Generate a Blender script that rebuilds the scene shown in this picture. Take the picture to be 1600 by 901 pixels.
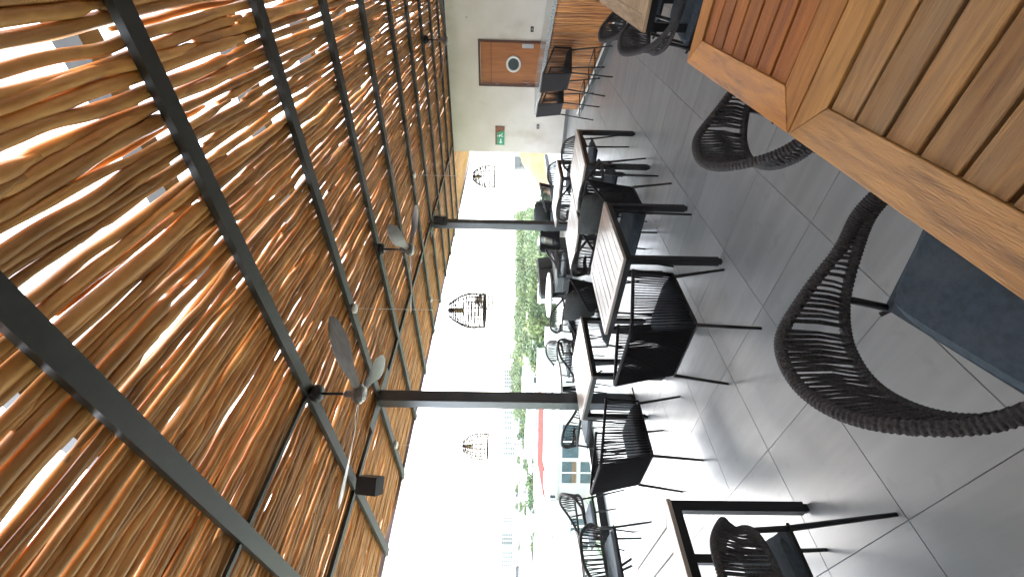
import bpy, bmesh, math, random
from mathutils import Vector, Matrix, noise
R=math.radians
for o in list(bpy.data.objects): bpy.data.objects.remove(o)
S=bpy.context.scene; COL=S.collection
# ---------------------------------------------------------------- camera
YAW,PITCH,ROLL,H=.7034,-.0168,.0196,1.60
cy,sy,cp,sp=math.cos(YAW),math.sin(YAW),math.cos(PITCH),math.sin(PITCH)
F=Vector((-sy*cp,cy*cp,sp)); RT=Vector((cy,sy,0)); UP=RT.cross(F)
RT2=math.cos(ROLL)*RT+math.sin(ROLL)*UP; UP2=-math.sin(ROLL)*RT+math.cos(ROLL)*UP
cam=bpy.data.objects.new('camera',bpy.data.cameras.new('camera')); COL.objects.link(cam)
M=Matrix((-UP2,RT2,-F)).transposed().to_4x4(); M.translation=Vector((0,0,H)); cam.matrix_world=M
cam.data.sensor_width=36; cam.data.lens=643.43/1600*36; cam.data.clip_start=.02; cam.data.clip_end=9000
S.camera=cam
# ---------------------------------------------------------------- sky, sun, exposure
W=bpy.data.worlds.new("World"); S.world=W; W.use_nodes=True
nt=W.node_tree; bg=nt.nodes['Background']; sky=nt.nodes.new('ShaderNodeTexSky'); sky.sky_type='NISHITA'; sky.sun_disc=False
SUN_EL,SUN_AZ=R(44),R(300)
sky.sun_elevation=SUN_EL; sky.sun_rotation=SUN_AZ; sky.altitude=0; sky.air_density=1.0; sky.dust_density=2.0; sky.ozone_density=1.0
mixs=nt.nodes.new('ShaderNodeMixRGB'); mixs.inputs['Fac'].default_value=.62; mixs.inputs['Color2'].default_value=(6.2,6.5,6.8,1)   # thin white overcast over the blue
nt.links.new(sky.outputs[0],mixs.inputs['Color1']); nt.links.new(mixs.outputs[0],bg.inputs[0]); bg.inputs[1].default_value=.15
sun=bpy.data.objects.new('sun',bpy.data.lights.new('sun','SUN')); COL.objects.link(sun)
sun.data.energy=1.0; sun.data.angle=R(32); sun.data.color=(1,.96,.9)
sd=Vector((math.sin(SUN_AZ)*math.cos(SUN_EL),math.cos(SUN_AZ)*math.cos(SUN_EL),math.sin(SUN_EL)))
sun.rotation_euler=sd.to_track_quat('Z','Y').to_euler()
S.view_settings.view_transform='Standard'; S.view_settings.look='None'; S.view_settings.gamma=1; S.view_settings.use_curve_mapping=False
S.view_settings.exposure=3.0
S.render.resolution_x=1024; S.render.resolution_y=576
S.render.engine='CYCLES'; S.cycles.max_bounces=10; S.cycles.diffuse_bounces=5; S.cycles.glossy_bounces=4; S.cycles.transparent_max_bounces=16
S.cycles.caustics_reflective=False; S.cycles.caustics_refractive=False
# ---------------------------------------------------------------- materials
def mat(name,col,rough=.5,metal=0,spec=.5,var=0,nscale=8,stretch=(1,1,1),col2=None,mix=(.35,.65),bump=0,bscale=60,rand=0,coord='Object',detail=4,dist=0,rvar=0,trans=0):
    m=bpy.data.materials.new(name); m.use_nodes=True; n=m.node_tree; L=n.links
    b=n.nodes['Principled BSDF']; b.inputs['Roughness'].default_value=rough; b.inputs['Metallic'].default_value=metal
    b.inputs['Specular IOR Level'].default_value=spec
    if trans: b.inputs['Transmission Weight'].default_value=trans
    tc=n.nodes.new('ShaderNodeTexCoord'); oi=n.nodes.new('ShaderNodeObjectInfo')
    mp=n.nodes.new('ShaderNodeMapping'); mp.inputs['Scale'].default_value=stretch
    add=n.nodes.new('ShaderNodeVectorMath'); add.operation='ADD'
    sc=n.nodes.new('ShaderNodeVectorMath'); sc.operation='SCALE'; sc.inputs['Scale'].default_value=37
    cb=n.nodes.new('ShaderNodeCombineXYZ')
    for i in range(3): L.new(oi.outputs['Random'],cb.inputs[i])
    L.new(cb.outputs[0],sc.inputs[0]); L.new(tc.outputs[coord],mp.inputs['Vector']); L.new(mp.outputs[0],add.inputs[0])
    if rand: L.new(sc.outputs[0],add.inputs[1])
    nz=n.nodes.new('ShaderNodeTexNoise'); nz.inputs['Scale'].default_value=nscale; nz.inputs['Detail'].default_value=detail; nz.inputs['Distortion'].default_value=dist
    L.new(add.outputs[0],nz.inputs['Vector'])
    rp=n.nodes.new('ShaderNodeValToRGB'); rp.color_ramp.elements[0].position=mix[0]; rp.color_ramp.elements[1].position=mix[1]
    c2=col2 or tuple(c*(1-var) for c in col)
    rp.color_ramp.elements[0].color=(*c2,1); rp.color_ramp.elements[1].color=(*col,1)
    L.new(nz.outputs['Fac'],rp.inputs['Fac']); out=rp.outputs['Color']
    if rand:
        hs=n.nodes.new('ShaderNodeHueSaturation'); mr=n.nodes.new('ShaderNodeMapRange')
        mr.inputs['To Min'].default_value=1-rand; mr.inputs['To Max'].default_value=1+rand
        L.new(oi.outputs['Random'],mr.inputs['Value']); L.new(mr.outputs[0],hs.inputs['Value']); L.new(out,hs.inputs['Color']); out=hs.outputs[0]
    L.new(out,b.inputs['Base Color'])
    if rvar:
        mr=n.nodes.new('ShaderNodeMapRange'); mr.inputs['To Min'].default_value=max(.05,rough-rvar); mr.inputs['To Max'].default_value=rough+rvar
        L.new(nz.outputs['Fac'],mr.inputs['Value']); L.new(mr.outputs[0],b.inputs['Roughness'])
    if bump:
        n2=n.nodes.new('ShaderNodeTexNoise'); n2.inputs['Scale'].default_value=bscale; n2.inputs['Detail'].default_value=5
        L.new(add.outputs[0],n2.inputs['Vector'])
        bp=n.nodes.new('ShaderNodeBump'); bp.inputs['Strength'].default_value=bump; bp.inputs['Distance'].default_value=.004
        L.new(n2.outputs['Fac'],bp.inputs['Height']); L.new(bp.outputs[0],b.inputs['Normal'])
    return m
def layer(m,col,scale,lo,hi,stretch=(1,1,1),amt=1,coord='Object'):
    """stains with a shape of their own over the material"""
    n=m.node_tree; L=n.links; b=n.nodes['Principled BSDF']; src=b.inputs['Base Color'].links[0].from_socket
    tc=n.nodes.new('ShaderNodeTexCoord'); mp=n.nodes.new('ShaderNodeMapping'); mp.inputs['Scale'].default_value=stretch; mp.inputs['Location'].default_value=(3.1,7.7,1.3)
    oi=n.nodes.new('ShaderNodeObjectInfo'); ad=n.nodes.new('ShaderNodeVectorMath'); ad.operation='ADD'; sc=n.nodes.new('ShaderNodeMath'); sc.operation='MULTIPLY'; sc.inputs[1].default_value=53
    nz=n.nodes.new('ShaderNodeTexNoise'); nz.inputs['Scale'].default_value=scale; nz.inputs['Detail'].default_value=6
    mr=n.nodes.new('ShaderNodeMapRange'); mr.inputs['From Min'].default_value=lo; mr.inputs['From Max'].default_value=hi; mr.inputs['To Max'].default_value=amt
    L.new(tc.outputs[coord],mp.inputs[0]); L.new(oi.outputs['Random'],sc.inputs[0]); L.new(mp.outputs[0],ad.inputs[0]); L.new(sc.outputs[0],ad.inputs[1]); L.new(ad.outputs[0],nz.inputs['Vector']); L.new(nz.outputs['Fac'],mr.inputs['Value'])
    mx=n.nodes.new('ShaderNodeMixRGB'); mx.inputs['Color2'].default_value=(*col,1); L.new(mr.outputs[0],mx.inputs['Fac']); L.new(src,mx.inputs['Color1']); L.new(mx.outputs[0],b.inputs['Base Color'])
    return m
GLASS=bpy.data.materials.new('clear_glass'); GLASS.use_nodes=True
_n=GLASS.node_tree; _b=_n.nodes['Principled BSDF']; _t=_n.nodes.new('ShaderNodeBsdfTransparent'); _g=_n.nodes.new('ShaderNodeBsdfGlossy'); _m=_n.nodes.new('ShaderNodeMixShader'); _f=_n.nodes.new('ShaderNodeLayerWeight'); _p=_n.nodes.new('ShaderNodeMath'); _q=_n.nodes.new('ShaderNodeMath')
_n.nodes.remove(_b); _t.inputs[0].default_value=(.97,.985,.98,1); _g.inputs['Roughness'].default_value=.02; _p.operation='POWER'; _p.inputs[1].default_value=5; _q.operation='MULTIPLY_ADD'; _q.inputs[1].default_value=.35; _q.inputs[2].default_value=.025; _f.inputs['Blend'].default_value=.5; _n.links.new(_f.outputs['Facing'],_p.inputs[0]); _n.links.new(_p.outputs[0],_q.inputs[0])
_n.links.new(_q.outputs[0],_m.inputs[0]); _n.links.new(_t.outputs[0],_m.inputs[1]); _n.links.new(_g.outputs[0],_m.inputs[2]); _n.links.new(_m.outputs[0],_n.nodes['Material Output'].inputs[0])
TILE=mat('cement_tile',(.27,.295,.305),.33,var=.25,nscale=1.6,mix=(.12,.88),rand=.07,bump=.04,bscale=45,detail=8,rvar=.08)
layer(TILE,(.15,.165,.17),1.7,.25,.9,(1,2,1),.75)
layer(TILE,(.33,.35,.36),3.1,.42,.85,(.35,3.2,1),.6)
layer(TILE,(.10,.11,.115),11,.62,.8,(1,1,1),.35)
GROUT=mat('grout',(.10,.10,.10),.8)
METAL=mat('gunmetal_paint',(.040,.041,.037),.48,metal=.2,var=.25,nscale=14,bump=.05,bscale=200,rvar=.05)
BLACK=mat('black_metal',(.014,.014,.016),.4,metal=.2,var=.2)
COLM=mat('column_paint',(.075,.082,.095),.28,metal=.3,var=.2,nscale=4)
STICK=mat('peeled_stick',(.68,.35,.105),.45,nscale=9,stretch=(1,.5,1),col2=(.38,.16,.042),mix=(.3,.68),rand=.34,bump=.5,bscale=30,detail=6)
STICKS=mat('peeled_stick_mass',(.68,.35,.105),.45,nscale=6,stretch=(5,.35,5),col2=(.38,.17,.048),mix=(.25,.75),bump=.5,bscale=30,detail=6)
BARST=mat('bar_stick',(.62,.27,.07),.45,nscale=3,stretch=(10,10,1),col2=(.26,.09,.025),mix=(.3,.65),rand=.3,bump=.4)
PLANKW=mat('soffit_plank',(.60,.33,.13),.5,nscale=3,stretch=(12,.5,1),col2=(.38,.17,.06),rand=.15,bump=.2)
def wood(name,c,c2,rough,spec=.4,rv=.12,r=.2):
    m=mat(name,c,rough,col2=c2,nscale=2.2,stretch=(1.6,16,16),mix=(.28,.72),rand=r,bump=.9,bscale=24,detail=9,dist=.8,rvar=rv,spec=spec)
    layer(m,tuple(x*.35 for x in c2),5,.54,.74,(1.0,6,6),.7)
    layer(m,tuple(min(1,x*1.35) for x in c),9,.58,.8,(.5,14,14),.6)
    layer(m,tuple(x*.2 for x in c2),26,.70,.78,(.6,2.2,2.2),.8)
    return m
TEAKA=wood('oiled_wood',(.43,.15,.028),(.22,.062,.011),.45)
TEAKB=wood('weathered_wood',(.43,.225,.075),(.19,.085,.026),.55)
TEAKG=wood('worn_border_wood',(.50,.25,.068),(.32,.14,.034),.5)
layer(TEAKB,(.40,.31,.19),3,.45,.75,(1,3,3),.35)
TEAKF=wood('frame_wood',(.54,.235,.048),(.33,.12,.022),.44)
TEAKC=wood('grey_slat_wood',(.50,.44,.38),(.36,.30,.25),.30,spec=.6,rv=.06)
TEAKE=wood('grey_slat_edge',(.26,.13,.075),(.14,.06,.035),.4,r=.1)
ROPEG=mat('grey_rope',(.095,.09,.093),.85,var=.45,nscale=160,bump=.9,bscale=420,spec=.2)
ROPEB=mat('black_rope',(.026,.026,.032),.72,var=.4,nscale=120,bump=.6,bscale=380,spec=.3)
FAB=mat('slate_fabric',(.055,.075,.095),.9,var=.25,nscale=60,bump=.6,bscale=500,spec=.2)
layer(FAB,(.09,.105,.115),9,.45,.7,(1,1,1),.5)
PIL=mat('pillow_fabric',(.10,.11,.112),.9,var=.2,nscale=60,bump=.5,bscale=400,spec=.2)
WALL=mat('limewash_plaster',(.80,.765,.70),.75,col2=(.70,.66,.585),nscale=1.6,mix=(.35,.7),bump=.35,bscale=14,detail=8)
layer(WALL,(.40,.33,.24),1.3,.56,.75,(1,1,.6),.55)

WHITE=mat('white_paint',(.78,.78,.76),.6,var=.08,nscale=.6)
CREAM=mat('cream_plaster',(.55,.52,.44),.7,var=.12,nscale=2)
DOOR=mat('door_veneer',(.45,.17,.05),.38,nscale=2,stretch=(9,9,.8),col2=(.33,.11,.03),mix=(.3,.7),detail=7)
DFRM=mat('door_frame_wood',(.10,.03,.018),.4,var=.3)
STEEL=mat('steel',(.5,.5,.5),.3,metal=.9,var=.1)
STONE=mat('counter_stone',(.20,.22,.22),.18,nscale=30,col2=(.34,.36,.36),mix=(.45,.6),rvar=.04)
PLATE=mat('white_plastic',(.75,.75,.72),.4)
GREEN=mat('sign_green',(.02,.33,.16),.4,var=.05)
SIGNW=mat('sign_white',(.85,.88,.85),.4)
SIGNB=mat('sign_wood',(.26,.09,.04),.5,var=.3)
TABW=mat('white_laminate',(.74,.77,.78),.22,var=.03)
FANW=mat('fan_blade_wood',(.17,.145,.13),.30,nscale=4,stretch=(2,14,14),col2=(.11,.095,.085),mix=(.35,.65))
ZINC=mat('zinc',(.45,.46,.46),.35,metal=.6,var=.2,nscale=40)
WIRE=mat('dark_wire',(.16,.145,.14),.6)
BULB=mat('amber_bulb',(.75,.60,.30),.15)
LAV=mat('fascia_metal',(.20,.17,.19),.4)
SOIL=mat('orange_soil',(.19,.098,.045),.95,spec=.1,nscale=.12,col2=(.30,.18,.10),mix=(.35,.65),detail=8,bump=.5,bscale=2)
EARTH=mat('city_ground',(.40,.42,.34),.9,nscale=.03,col2=(.20,.27,.12),mix=(.4,.6),detail=8)
LEAF=mat('leaf',(.15,.19,.055),.7,nscale=.16,col2=(.05,.10,.035),mix=(.35,.65),detail=8)
LEAFN=mat('near_leaf',(.07,.10,.04),.6,var=.4,nscale=3)
PALM=mat('palm_leaf',(.06,.15,.05),.5,var=.4,nscale=2)
BARK=mat('bark',(.14,.10,.07),.9,var=.4,nscale=6)
CITY=mat('city_white',(.50,.50,.49),.7,var=.25,nscale=.05,rand=.12)
CITYG=mat('city_grey',(.085,.088,.095),.7,var=.15,nscale=.1)
RED=mat('red_roof',(.30,.02,.015),.95,spec=.1,var=.15,nscale=2)
WIN=mat('window_dark',(.03,.045,.05),.3,var=.4,nscale=.8)
WINB=mat('window_blue',(.045,.075,.095),.2,var=.35,nscale=2)
CURT=mat('curtain_tan',(.13,.085,.048),.8,var=.2,nscale=3)
CONC=mat('pale_bounce_wall',(.62,.60,.57),.8,var=.2,nscale=1)  # unseen enclosure surfaces, colour made pale to bounce fill light inward
# ---------------------------------------------------------------- mesh helpers
class MB:
    def __init__(s): s.v=[]; s.f=[]
    def box(s,x0,x1,y0,y1,z0,z1,mt=None):
        n=len(s.v); P=[(x0,y0,z0),(x1,y0,z0),(x1,y1,z0),(x0,y1,z0),(x0,y0,z1),(x1,y0,z1),(x1,y1,z1),(x0,y1,z1)]
        if mt is not None: P=[tuple(mt@Vector(p)) for p in P]
        s.v+=P; s.f+=[tuple(n+i for i in q) for q in ((0,3,2,1),(4,5,6,7),(0,1,5,4),(1,2,6,5),(2,3,7,6),(3,0,4,7))]
    def cbox(s,x0,x1,y0,y1,z0,z1,c=.004,mt=None):
        """box with chamfered top edges and vertical corners"""
        n=len(s.v); r=[]
        for (z,i) in ((z0,0),(z1-c,0),(z1,c)):
            a0,a1,b0,b1=x0+i,x1-i,y0+i,y1-i; k=c*.8
            r.append([(a0+k,b0,z),(a1-k,b0,z),(a1,b0+k,z),(a1,b1-k,z),(a1-k,b1,z),(a0+k,b1,z),(a0,b1-k,z),(a0,b0+k,z)])
        for ring in r: s.v+=[tuple(mt@Vector(p)) if mt is not None else p for p in ring]
        for k in (0,1):
            for i in range(8):
                j=(i+1)%8; s.f.append((n+k*8+i,n+k*8+j,n+k*8+8+j,n+k*8+8+i))
        s.f.append(tuple(n+7-i for i in range(8))); s.f.append(tuple(n+16+i for i in range(8)))
    def poly(s,pts,z0,z1,mt=None):
        n=len(s.v); m=len(pts); P=[(x,y,z0) for x,y in pts]+[(x,y,z1) for x,y in pts]
        if mt is not None: P=[tuple(mt@Vector(p)) for p in P]
        s.v+=P; s.f.append(tuple(n+m-1-i for i in range(m))); s.f.append(tuple(n+m+i for i in range(m)))
        for i in range(m):
            j=(i+1)%m; s.f.append((n+i,n+j,n+m+j,n+m+i))
    def tube(s,path,rad,sides=6,cap=True,flat=1):
        path=[Vector(p) for p in path]; N=len(path); n0=len(s.v)
        if not hasattr(rad,'__len__'): rad=[rad]*N
        t=(path[1]-path[0]).normalized(); a=Vector((0,0,1)) if abs(t.z)<.9 else Vector((1,0,0)); u=t.cross(a).normalized()
        for i,p in enumerate(path):
            t=(path[min(i+1,N-1)]-path[max(i-1,0)]).normalized()
            u=(u-t*u.dot(t)).normalized(); w=t.cross(u)
            for k in range(sides):
                an=2*math.pi*k/sides; q=p+rad[i]*(math.cos(an)*u+math.sin(an)*w*flat); s.v.append(tuple(q))
        for i in range(N-1):
            for k in range(sides):
                j=(k+1)%sides; a=n0+i*sides; b=a+sides; s.f.append((a+k,a+j,b+j,b+k))
        if cap: s.f.append(tuple(n0+sides-1-k for k in range(sides))); s.f.append(tuple(n0+(N-1)*sides+k for k in range(sides)))
    def lathe(s,prof,n=24,c=(0,0,0)):
        n0=len(s.v)
        for r,z in prof:
            for k in range(n): a=2*math.pi*k/n; s.v.append((c[0]+r*math.cos(a),c[1]+r*math.sin(a),c[2]+z))
        for i in range(len(prof)-1):
            for k in range(n): j=(k+1)%n; a=n0+i*n; b=a+n; s.f.append((a+k,a+j,b+j,b+k))
        s.f.append(tuple(n0+n-1-k for k in range(n))); s.f.append(tuple(n0+(len(prof)-1)*n+k for k in range(n)))
    def mesh(s,name,m,smooth=False):
        me=bpy.data.meshes.new(name); me.from_pydata(s.v,[],s.f); me.update()
        if m: me.materials.append(m)
        if smooth: me.polygons.foreach_set('use_smooth',[True]*len(me.polygons))
        return me
    def build(s,name,m,parent=None,smooth=False,**tags):
        return link(name,s.mesh(name,m,smooth),parent,**tags)
def link(name,me,parent=None,loc=None,rot=None,**tags):
    o=bpy.data.objects.new(name,me); COL.objects.link(o)
    if parent: o.parent=parent
    if loc is not None: o.location=loc
    if rot is not None: o.rotation_euler=rot
    for k,v in tags.items(): o[k]=v
    return o
def thing(name,label,cat,loc=(0,0,0),rz=0,group=None):
    o=bpy.data.objects.new(name,None); COL.objects.link(o); o.location=loc; o.rotation_euler=(0,0,rz); o.empty_display_size=.1
    o['label']=label; o['category']=cat
    if group: o['group']=group
    return o
def dup(root,loc,rz,label,group=None):
    def cp(o,par):
        c=o.copy(); COL.objects.link(c); c.parent=par
        for ch in list(o.children): cp(ch,c)
        return c
    r=cp(root,None); r.location=loc; r.rotation_euler=(0,0,rz); r['label']=label
    if group: r['group']=group
    return r
def smooth_angle(o,a=40):
    me=o.data; me.polygons.foreach_set('use_smooth',[True]*len(me.polygons))
    try: me.set_sharp_from_angle(angle=R(a))
    except Exception: pass
def lerp(a,b,t): return a+(b-a)*t
def cat_rom(P,t):
    n=len(P)-1; x=max(0,min(n-1e-6,t*n)); i=int(x); u=x-i
    p0=P[max(i-1,0)];p1=P[i];p2=P[i+1];p3=P[min(i+2,n)]
    return tuple(.5*((2*b)+(-a+c)*u+(2*a-5*b+4*c-d)*u*u+(-a+3*b-3*c+d)*u**3) for a,b,c,d in zip(p0,p1,p2,p3))
# ================================================================ SETTING
ZG=-14.0
def far(colpx,D,z=ZG):    # point at forward distance D in compass direction given by its bearing
    return Vector((F.x,F.y,0)).normalized()*D+RT*((450.5-colpx)/643.43*D)+Vector((0,0,z))
g=MB(); g.box(-4000,3000,-3000,4500,ZG-.5,ZG); g.build('ground',EARTH,kind='structure')
# terrace slab and tiles
TX,TY=.603,.615; X0T=-1.697; Y0T=.645
XE=-6.60
fl=MB(); fl.box(XE-.35,3.0,-3.0,16.5,-.35,-.004); floor=fl.build('floor',GROUT,kind='structure')
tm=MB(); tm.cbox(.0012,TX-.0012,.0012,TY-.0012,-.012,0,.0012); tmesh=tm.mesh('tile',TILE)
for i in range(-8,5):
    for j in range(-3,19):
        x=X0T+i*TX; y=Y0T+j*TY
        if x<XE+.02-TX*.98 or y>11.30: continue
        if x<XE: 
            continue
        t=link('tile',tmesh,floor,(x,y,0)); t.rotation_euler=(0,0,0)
# strips of cut tiles at the edges
st=MB()
for j in range(-3,28):
    st.cbox(XE+.0,X0T-8*TX-.0012,Y0T+j*TY+.0012,Y0T+(j+1)*TY-.0012,-.012,0,.0012)
for i in range(-8,-3):
    for j in range(18,27): st.cbox(X0T+i*TX+.0012,X0T+(i+1)*TX-.0012,Y0T+j*TY+.0012,Y0T+(j+1)*TY-.0012,-.012,0,.0012)
st.build('tile_strip',TILE,floor,kind='stuff')
# the building under and beside the terrace
bb=MB(); bb.box(XE-.33,3.2,-3.2,16.4,ZG,-.36); o=bb.build('lower_building',CREAM,label='lower floors of the building below the grey tiled terrace',category='building')
# enclosure walls on the side away from the view
w=MB(); w.box(3.0,3.2,-3.2,16,-.3,3.6); w.build('side_wall',CONC,label='plain wall closing the terrace on the right behind the bar',category='wall')
w=MB(); w.box(-6.4,3.0,-3.2,-3.0,-.3,3.6); w.build('rear_wall',CONC,label='plain wall closing the terrace behind the photographer',category='wall')
# door wall
WY=11.40; WX=-4.62
dw=thing('door_wall','limewashed plaster wall with the brown porthole door and green exit sign','wall',(0,0,0))
DX0,DX1,DZ1=-2.89,-1.86,2.37
w=MB(); w.box(WX,DX0,WY,WY+.25,0,3.3); w.box(DX1,3.0,WY,WY+.25,0,3.3); w.box(DX0,DX1,WY,WY+.25,DZ1,3.3)
w.build('plaster',WALL,dw)
b=MB(); b.box(WX+.003,DX0-.06,WY-.014,WY+.003,0,.085); b.build('skirting',mat('skirting_tile',(.20,.20,.195),.4,var=.1),dw)
b=MB(); b.box(WX+.003,-1,WY-.012,WY+.001,2.62,2.63)
b=MB(); b.tube([(-1.42,WY-.03,2.62),(-1.42,WY+.01,2.62)],.012,8); b.build('hook',BLACK,dw)
# door
dr=thing('porthole_door','brown wooden swing door with a round white rimmed window','door',(DX0,WY,0))
f=MB(); f.box(0,.05,-.02,.14,0,DZ1); f.box(DX1-DX0-.05,DX1-DX0,-.02,.14,0,DZ1); f.box(.05,DX1-DX0-.05,-.02,.14,DZ1-.05,DZ1); f.build('frame',DFRM,dr)
wd=DX1-DX0
f=MB(); f.box(.055,wd-.055,.02,.06,0.01,2.05); f.build('door_leaf',DOOR,dr)
f=MB(); f.box(.055,wd-.055,.02,.06,2.062,DZ1-.055); f.build('transom_panel',DOOR,dr)
f=MB(); f.box(.055,wd-.055,.03,.055,2.04,2.07); f.build('transom_bar',DFRM,dr)
pc=(wd*.5,.0,1.50)
def disc_y(mb,c,r0,r1,y0,y1,n=32):
    """ring (or disc) standing in the xz plane"""
    n0=len(mb.v)
    for (r,y) in ((r0,y0),(r1,y0),(r1,y1),(r0,y1)):
        for k in range(n): a=2*math.pi*k/n; mb.v.append((c[0]+r*math.cos(a),y,c[2]+r*math.sin(a)))
    for q in range(4):
        for k in range(n): j=(k+1)%n; a=n0+q*n; b2=n0+((q+1)%4)*n; mb.f.append((a+k,a+j,b2+j,b2+k))
f=MB(); disc_y(f,pc,.135,.185,-.004,.03); f.build('porthole_ring',PLATE,dr,True)
f=MB(); disc_y(f,pc,.0001,.136,.008,.018); f.build('porthole_pane',WIN,dr)
f=MB(); f.box(wd-.16,wd-.07,0.0,.022,1.02,1.30); f.build('push_plate',STEEL,dr)
f=MB(); f.tube([(.12,.02,1.25),(.12,-.05,1.23),(.12,-.05,1.10),(.12,.02,1.08)],.008,6); f.build('handle',STEEL,dr,True)
for z in (.3,1.1,1.9):
    f=MB(); f.tube([(.052,.0,z-.05),(.052,.0,z+.05)],.01,6); f.build('hinge',STEEL,dr)
# exit sign: green panel with arrow and running figure, brown part behind
sg=thing('exit_sign','small green exit sign with a white arrow and running figure on brown backing','sign',(-4.40,WY-.03,1.70))
f=MB(); f.box(0,.50,.01,.03,0,.25); f.build('backing',SIGNB,sg)
f=MB(); XZ=Matrix(((1,0,0,0),(0,0,1,0),(0,1,0,0),(0,0,0,1)))
f.poly([(0,0),(.40,0),(.335,.205),(0,.205)],0,.008,XZ); f.build('green_panel',GREEN,sg)
f=MB(); ar=[(.04,.10),(.085,.15),(.085,.118),(.17,.118),(.17,.082),(.085,.082),(.085,.05)]; f.poly(ar,-.004,-.001,XZ); f.build('arrow',SIGNW,sg)
f=MB()
def st2(f,a,b,r):
    a=Vector(a);b=Vector(b);d=(b-a).normalized();n=Vector((-d.y,d.x))*r
    f.poly([tuple(a-n),tuple(b-n),tuple(b+n),tuple(a+n)],-.004,-.001,XZ)
st2(f,(.255,.15),(.270,.10),.014); st2(f,(.27,.10),(.235,.075),.009); st2(f,(.235,.075),(.245,.035),.008); st2(f,(.27,.10),(.30,.065),.009); st2(f,(.30,.065),(.325,.06),.008)
st2(f,(.255,.148),(.22,.125),.007); st2(f,(.255,.148),(.295,.13),.007)
f.poly([(.25+.017*math.cos(a*math.pi/5),.18+.017*math.sin(a*math.pi/5)) for a in range(10)],-.004,-.001,XZ)
f.build('running_figure',SIGNW,sg)
def outlet(x,z,lab,dark=True):
    t=thing('wall_socket',lab,'socket',(x,WY,z)); f=MB(); f.box(-.055,.055,-.012,0,-.035,.035); f.build('plate',BLACK if dark else PLATE,t)
    f=MB(); f.box(-.03,.03,-.016,-.011,-.012,.012); f.build('insert',CITYG if not dark else STEEL,t)
outlet(-3.88,.79,'small dark wall socket low on the plaster wall below the exit sign')
outlet(-1.62,1.08,'black wall switch above the bar, right of the porthole door')
# far parapet block and low wall beyond door wall
f=MB(); f.box(-6.58,-6.30,9.7,11.5,0,.5); f.build('parapet_block',CREAM,label='low cream block standing by the railing behind the farther column',category='wall')
# columns
def column(x,y,lab):
    t=thing('steel_column',lab,'column',(x,y,0),0,'steel columns holding the roof')
    f=MB(); f.cbox(-.075,.075,-.075,.075,0.012,3.095,.006); f.build('post',COLM,t)
    f=MB(); f.cbox(-.13,.13,-.13,.13,0,.012,.002); f.build('base_plate',BLACK,t)
column(-4.32,2.97,'dark square steel column nearest the camera, between two small slatted tables')
column(-4.52,7.36,'farther dark square steel column behind the long slatted tables')
# glass railing
rl=thing('glass_railing','frameless glass railing in a black channel along the terrace edge','railing',(0,0,0))
f=MB(); f.box(XE-.10,XE,-3,16.2,-.004,.115); f.build('base_channel',BLACK,rl)
y=-2.95
k=0
while y<16:
    f=MB(); f.box(XE-.056,XE-.044,y,y+1.18,.10,1.06); f.build('glass_panel',GLASS,rl); y+=1.19
# ================================================================ ROOF
random.seed(5)
roof=thing('pergola_roof','dark steel pergola roof covered with wavy peeled wooden sticks','roof')
ZB=3.10
def edgeX(y): return -6.33-.0427*(y-1.2)
BY=[-1.1,-.1,.92,1.935,2.985,4.04,5.06,6.2,7.22,8.26,9.27,10.27,11.22]
for yb in BY:
    f=MB(); f.cbox(edgeX(yb),2.98,yb-.048,yb+.048,ZB-.0,ZB+.042,.004); f.build('beam',METAL,roof)
    f=MB(); f.box(edgeX(yb)+.1,2.98,yb-.055,yb+.055,ZB+.20,ZB+.32); f.build('upper_beam',METAL,roof)
def ybeam(x,y0,y1,n,w=.05):
    yy=[y0]+[b for b in BY if y0<b<y1]+[y1]
    for a,b in zip(yy,yy[1:]):
        aa=a+.054 if a in BY else a; cc=b-.054 if b in BY else b
        f=MB(); f.box(x-w,x+w,aa,cc,ZB+.004,ZB+.095); f.build(n,METAL,roof)
f=MB(); 
for a,b in zip(BY,BY[1:]):
    for sx,z0 in ((-4.40,0),):
        g2=MB(); g2.box(sx-.034,sx+.034,a+.049,b-.049,ZB+.004,ZB+.040); g2.build('cross_beam',METAL,roof)
g2=MB(); g2.box(-2.755,-2.72,.92+.049,1.935-.049,ZB+.01,ZB+.034); g2.build('cross_beam',METAL,roof)
g2=MB(); g2.box(-2.755,-2.72,-.1+.049,.92-.049,ZB+.01,ZB+.034); g2.build('cross_beam',METAL,roof)
for x,y in ((-4.32,2.97),(-4.52,7.36)):     # head plates over the columns
    g2=MB(); g2.box(x-.09,x+.09,y-.42,y+.42,ZB-.006,ZB-.001); g2.build('head_plate',METAL,roof)
g2=MB(); g2.poly([(edgeX(-3)-.03,-3),(edgeX(-3)+.03,-3),(edgeX(17)+.03,17),(edgeX(17)-.03,17)],ZB+.03,ZB+.13); g2.build('fascia',LAV,roof)
# solid roof over the service side and behind
g2=MB(); g2.box(1.2,3.2,-3.2,16,ZB+.4,ZB+.5); g2.box(-6.3,1.2,-3.2,-.6,ZB+.4,ZB+.5); g2.build('roof_slab',CONC,roof)
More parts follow.
